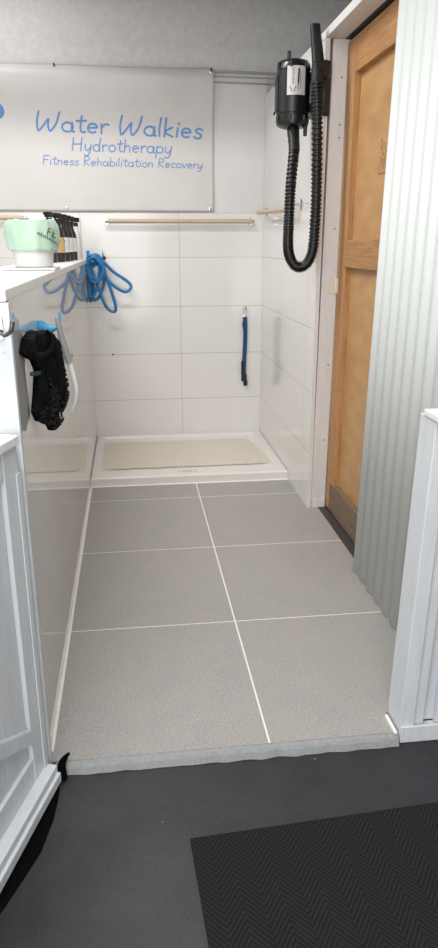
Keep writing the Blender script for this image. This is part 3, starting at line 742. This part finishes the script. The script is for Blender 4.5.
# metal hook on it
h2 = empty('coat_hook', (-0.592, -0.6545, 1.106), 'dark curved metal hook on the tall left post', 'hook')
obj('hook_plate', box(-0.012, 0.008, -0.004, 0.0, -0.025, 0.02, bev=0.001), M_CHROME, h2)
obj('hook_arm', tube_bm(catmull([(-0.004, -0.003, -0.004), (0.012, -0.030, -0.014), (0.030, -0.045, -0.004), (0.036, -0.048, 0.016)]), lambda t: 0.0030+0.0025*t, 10), M_DKMETAL, h2, True)

# ------------------------------------------------------------------ gate swung towards the camera, hinged on the left post
ga = math.atan2(0.086, 0.274)
gt = empty('timber_gate', (-0.572, -0.662, -0.03), 'low white painted timber gate with a diagonal brace, swung open on the left', 'gate', rz=-ga)
# local frame: -Y runs along the gate towards the camera, +X faces the walkway
def Gp(n_, s0, s1, z0, z1, x0, x1, m_=None, bev=0.0025):
    s0 = max(s0, 0.016)
    return obj(n_, box(x0, x1, -s1, -s0, z0+0.03, z1+0.03, bev=bev), m_ or M_COOL, gt)
LG = 0.78
Gp('hinge_stile', 0.0, 0.080, 0.02, 0.862, -0.032, 0.0)
Gp('latch_stile', LG-0.08, LG, 0.02, 0.862, -0.032, 0.0)
Gp('hinge_strap_board', 0.0, 0.034, 0.035, 0.80, 0.0005, 0.004, bev=0.001)
Gp('top_rail', 0.0805, LG-0.0805, 0.80, 0.862, -0.032, -0.001)
Gp('bottom_rail', 0.0805, LG-0.0805, 0.032, 0.098, -0.032, -0.001)
for k in range(7):
    s0 = 0.082+k*0.105 if k else 0.02
    Gp('panel_board', 0.0815 if k == 0 else 0.1875+0.0985*(k-1), 0.1865 if k == 0 else 0.1865+0.0985*k-0.02*(k == 6), 0.0985, 0.7995, -0.040, -0.0105)
bm = bmesh.new()
vs_ = []
s_a, za, s_b, zb, wd = 0.062, 0.128, LG-0.06, 0.128+0.53*(LG-0.122), 0.042
for x_ in (-0.0315, 0.002):
    for (s, z) in ((s_a, za), (s_b, zb), (s_b, zb+wd), (s_a, za+wd)): vs_.append(bm.verts.new((x_, -s, z+0.03)))
for f in ((0, 1, 2, 3), (7, 6, 5, 4), (0, 4, 5, 1), (1, 5, 6, 2), (2, 6, 7, 3), (3, 7, 4, 0)): bm.faces.new([vs_[i] for i in f])
bmesh.ops.recalc_face_normals(bm, faces=bm.faces)
bmesh.ops.bevel(bm, geom=list(bm.edges), offset=0.002, segments=2, affect='EDGES')
obj('diagonal_brace', bm, M_COOL, gt)
Gp('lower_ledge', 0.0, LG, 0.010, 0.031, -0.030, 0.028)
Gp('base_strip', 0.0, LG, -0.018, 0.0095, -0.010, 0.036)
Gp('cap', -0.004, LG+0.01, 0.8625, 0.883, -0.052, 0.008, M_COOLTOP)

# matt black strip lying on the floor under the gate
fl = obj('black_strip', prism_bm([(-0.549, -0.655), (-0.547, -0.74), (-0.552, -0.80), (-0.571, -0.892), (-0.598, -0.955), (-0.636, -1.039), (-0.70, -1.17), (-0.80, -1.42), (-0.95, -1.42), (-0.62, -0.655)], -0.0299, -0.0285), M_STRIP)
origin_to(fl, (-0.62, -0.8, -0.03)); tag(fl, 'black strip lying on the dark floor beneath the open gate', 'rubber strip')
bm = bmesh.new()
cc = [(-0.545, -0.669, -0.0265), (-0.545, -0.662, 0.0), (-0.54, -0.652, 0.012), (-0.532, -0.645, 0.020), (-0.524, -0.640, 0.0255)]
tube_bm(catmull(cc, 5), lambda t: 0.012*(1-t)+0.003, 10, bm)
o = obj('strip_end', bm, M_STRIP, fl, True); o.location = -Vector(fl.location)

# ------------------------------------------------------------------ entrance mat
mt = empty('entrance_mat', (-0.236, -0.904, -0.03), 'black chevron-ribbed doormat on the dark floor in front of the step', 'doormat', rz=math.radians(3.2))
mb = obj('mat_pile', box(0.0, 1.2, -0.80, 0.0, 0.001, 0.010, bev=0.002), M_MAT, mt)

# ------------------------------------------------------------------ blue hook, glove and scraper on the glossy wall
yk = -0.16
bh = empty('utility_hook', (XL, yk, 1.05), 'light blue plastic hook on the glossy left wall holding the black glove', 'hook')
obj('hook_base', lathe_bm([(0.018, 0.0), (0.019, 0.006), (0.015, 0.010)], 24, axis='X'), M_BLUEHOOK, bh, True)
obj('hook_body', tube_bm(catmull([(0.006, 0, 0.0), (0.022, -0.002, -0.004), (0.04, -0.004, -0.004), (0.056, -0.004, 0.006), (0.062, -0.004, 0.024), (0.062, -0.004, 0.040)]), lambda t: 0.021-0.0175*min(1, t*1.6), 14), M_BLUEHOOK, bh, True)

gl = empty('grooming_glove', (XL+0.03, yk, 1.045), 'black rubber-nubbed grooming glove hanging from the light blue hook', 'glove')
OUT = [(-0.048, 1.064), (-0.013, 1.074), (0.031, 1.064), (0.08, 1.063), (0.136, 1.049), (0.170, 1.01), (0.172, 0.965), (0.194, 0.912), (0.193, 0.871), (0.158, 0.842), (0.137, 0.835), (0.140, 0.815), (0.116, 0.805), (0.068, 0.800), (0.050, 0.822), (0.027, 0.829), (-0.018, 0.851), (-0.035, 0.88), (-0.014, 0.926), (0.001, 0.97), (-0.017, 1.0), (-0.042, 1.014), (-0.071, 1.032)]
def inside(u, v, P=OUT):
    c = False; n = len(P)
    for i in range(n):
        (x1, y1), (x2, y2) = P[i], P[(i+1) % n]
        if (y1 > v) != (y2 > v) and u < (x2-x1)*(v-y1)/(y2-y1)+x1: c = not c
    return c
def edge_dist(u, v, P=OUT):
    b = 9
    for i in range(len(P)):
        a = Vector(P[i]); c = Vector(P[(i+1) % len(P)]); d = c-a; t = max(0, min(1, (Vector((u, v))-a).dot(d)/d.dot(d)))
        b = min(b, (Vector((u, v))-a-d*t).length)
    return b
GO = Vector((XL+0.03, yk, 1.045))
def glove_pt(s_, z_, h): # h > 0 towards the walkway
    s_ = s_*0.9 if s_ > 0 else s_*2
    b = Vector((-0.564+(0.2873*s_ if s_ > 0 else 0.07*s_), -0.40+0.958*s_, z_))
    return b + Vector((0.958, -0.2873, 0))*h - GO
def plate(cell, tf, tb, zmax=9, zmin=-9, lift=0.0, keep=lambda u, v: True):
    bm = bmesh.new(); D = 0.026; vt = {}
    nu, nv = int(0.29/cell)+2, int(0.30/cell)+2
    def vert(i, j):
        if (i, j) in vt: return vt[(i, j)]
        u, v = -0.08+i*cell, 0.79+j*cell
        if not inside(u, v): vt[(i, j)] = None; return None
        d = min(edge_dist(u, v)/D, 1); k = math.sqrt(max(0, 1-(1-d)**2))
        w1 = noise.noise((u*38, v*16, 1))*0.013*k + noise.noise((u*90, v*60, 4))*0.004*k
        fold = 0.006*math.sin(u*95+v*22+3*noise.noise((u*12, v*12, 7)))*k
        vt[(i, j)] = (bm.verts.new(glove_pt(u, v, lift+tf*k+w1+fold+0.0008)), bm.verts.new(glove_pt(u, v, -tb*k)), (u, v)); return vt[(i, j)]
    for i in range(nu):
        for j in range(nv):
            q = [vert(i, j), vert(i+1, j), vert(i+1, j+1), vert(i, j+1)]
            if all(q): 
                bm.faces.new([x[0] for x in q]); bm.faces.new([x[1] for x in reversed(q)])
    be = [e for e in bm.edges if len(e.link_faces) == 1]
    fr = {x[0]: x[1] for x in vt.values() if x}
    for e in be:
        a, b = e.verts
        if a in fr and b in fr:
            try: bm.faces.new((a, b, fr[b], fr[a]))
            except ValueError: pass
    for v in [v for v in bm.verts if not v.link_faces]: bm.verts.remove(v)
    bmesh.ops.recalc_face_normals(bm, faces=bm.faces)
    return bm
obj('glove_body', plate(0.0035, 0.020, 0.009), M_FABRIC, gl, True)
bm = bmesh.new()
tube_bm(catmull([glove_pt(a, b, h) for a, b, h in ((-0.045, 1.045, 0.012), (-0.03, 1.02, 0.022), (0.01, 1.012, 0.030), (0.05, 1.022, 0.032), (0.075, 1.045, 0.026), (0.08, 1.06, 0.01))], 6), 0.007, 10, bm, flat_k=0.5)
obj('wrist_strap', bm, M_FABRIC, gl, True)
bm = bmesh.new()
tube_bm(catmull([glove_pt(a, b, h) for a, b, h in ((0.085, 1.03, 0.018), (0.10, 0.99, 0.030), (0.10, 0.94, 0.032), (0.09, 0.90, 0.026))], 6), 0.011, 10, bm, flat_k=0.45)
obj('finger_seam', bm, M_FABRIC, gl, True)
bm = bmesh.new(); random.seed(3)
for k in range(420):
    u, v = random.uniform(-0.03, 0.20), random.uniform(0.80, 0.95)
    if not inside(u, v) or u < 0.04 and v > 0.88: continue
    d = min(edge_dist(u, v)/0.026, 1); kk = math.sqrt(max(0, 1-(1-d)**2))
    bmesh.ops.create_icosphere(bm, subdivisions=1, radius=0.0036, matrix=Matrix.Translation(glove_pt(u, v, 0.020*kk+0.002)))
nb = obj('rubber_nubs', bm, M_RUBBER, gl, True); nb['kind'] = 'stuff'
obj('blue_tag', tube_bm([glove_pt(-0.035, 0.975, 0.006), glove_pt(-0.012, 0.968, 0.010), glove_pt(0.01, 0.965, 0.012)], 0.0055, 8, flat_k=0.5), M_TEAL, gl, True)

sq = empty('scraper', (-0.521, yk-0.004, 1.075), 'slim curved white scraper with a grey grip hanging beside the black glove', 'scraper')
obj('grip', tube_bm(catmull([(-0.004, 0, 0.0), (0.0, 0, -0.02), (0.009, 0, -0.07), (0.022, 0, -0.122)]), lambda t: 0.006+0.009*min(1, t*1.3), 16, flat_k=0.7), M_GREY, sq, True)
obj('blade', tube_bm(catmull([(0.022, 0, -0.120), (0.031, 0, -0.165), (0.036, 0, -0.20), (0.031, 0, -0.235), (0.014, 0, -0.272)], 10), lambda t: 0.0085*(1-t)**0.6+0.0012, 14, flat_k=0.8), M_WPLAST, sq, True)
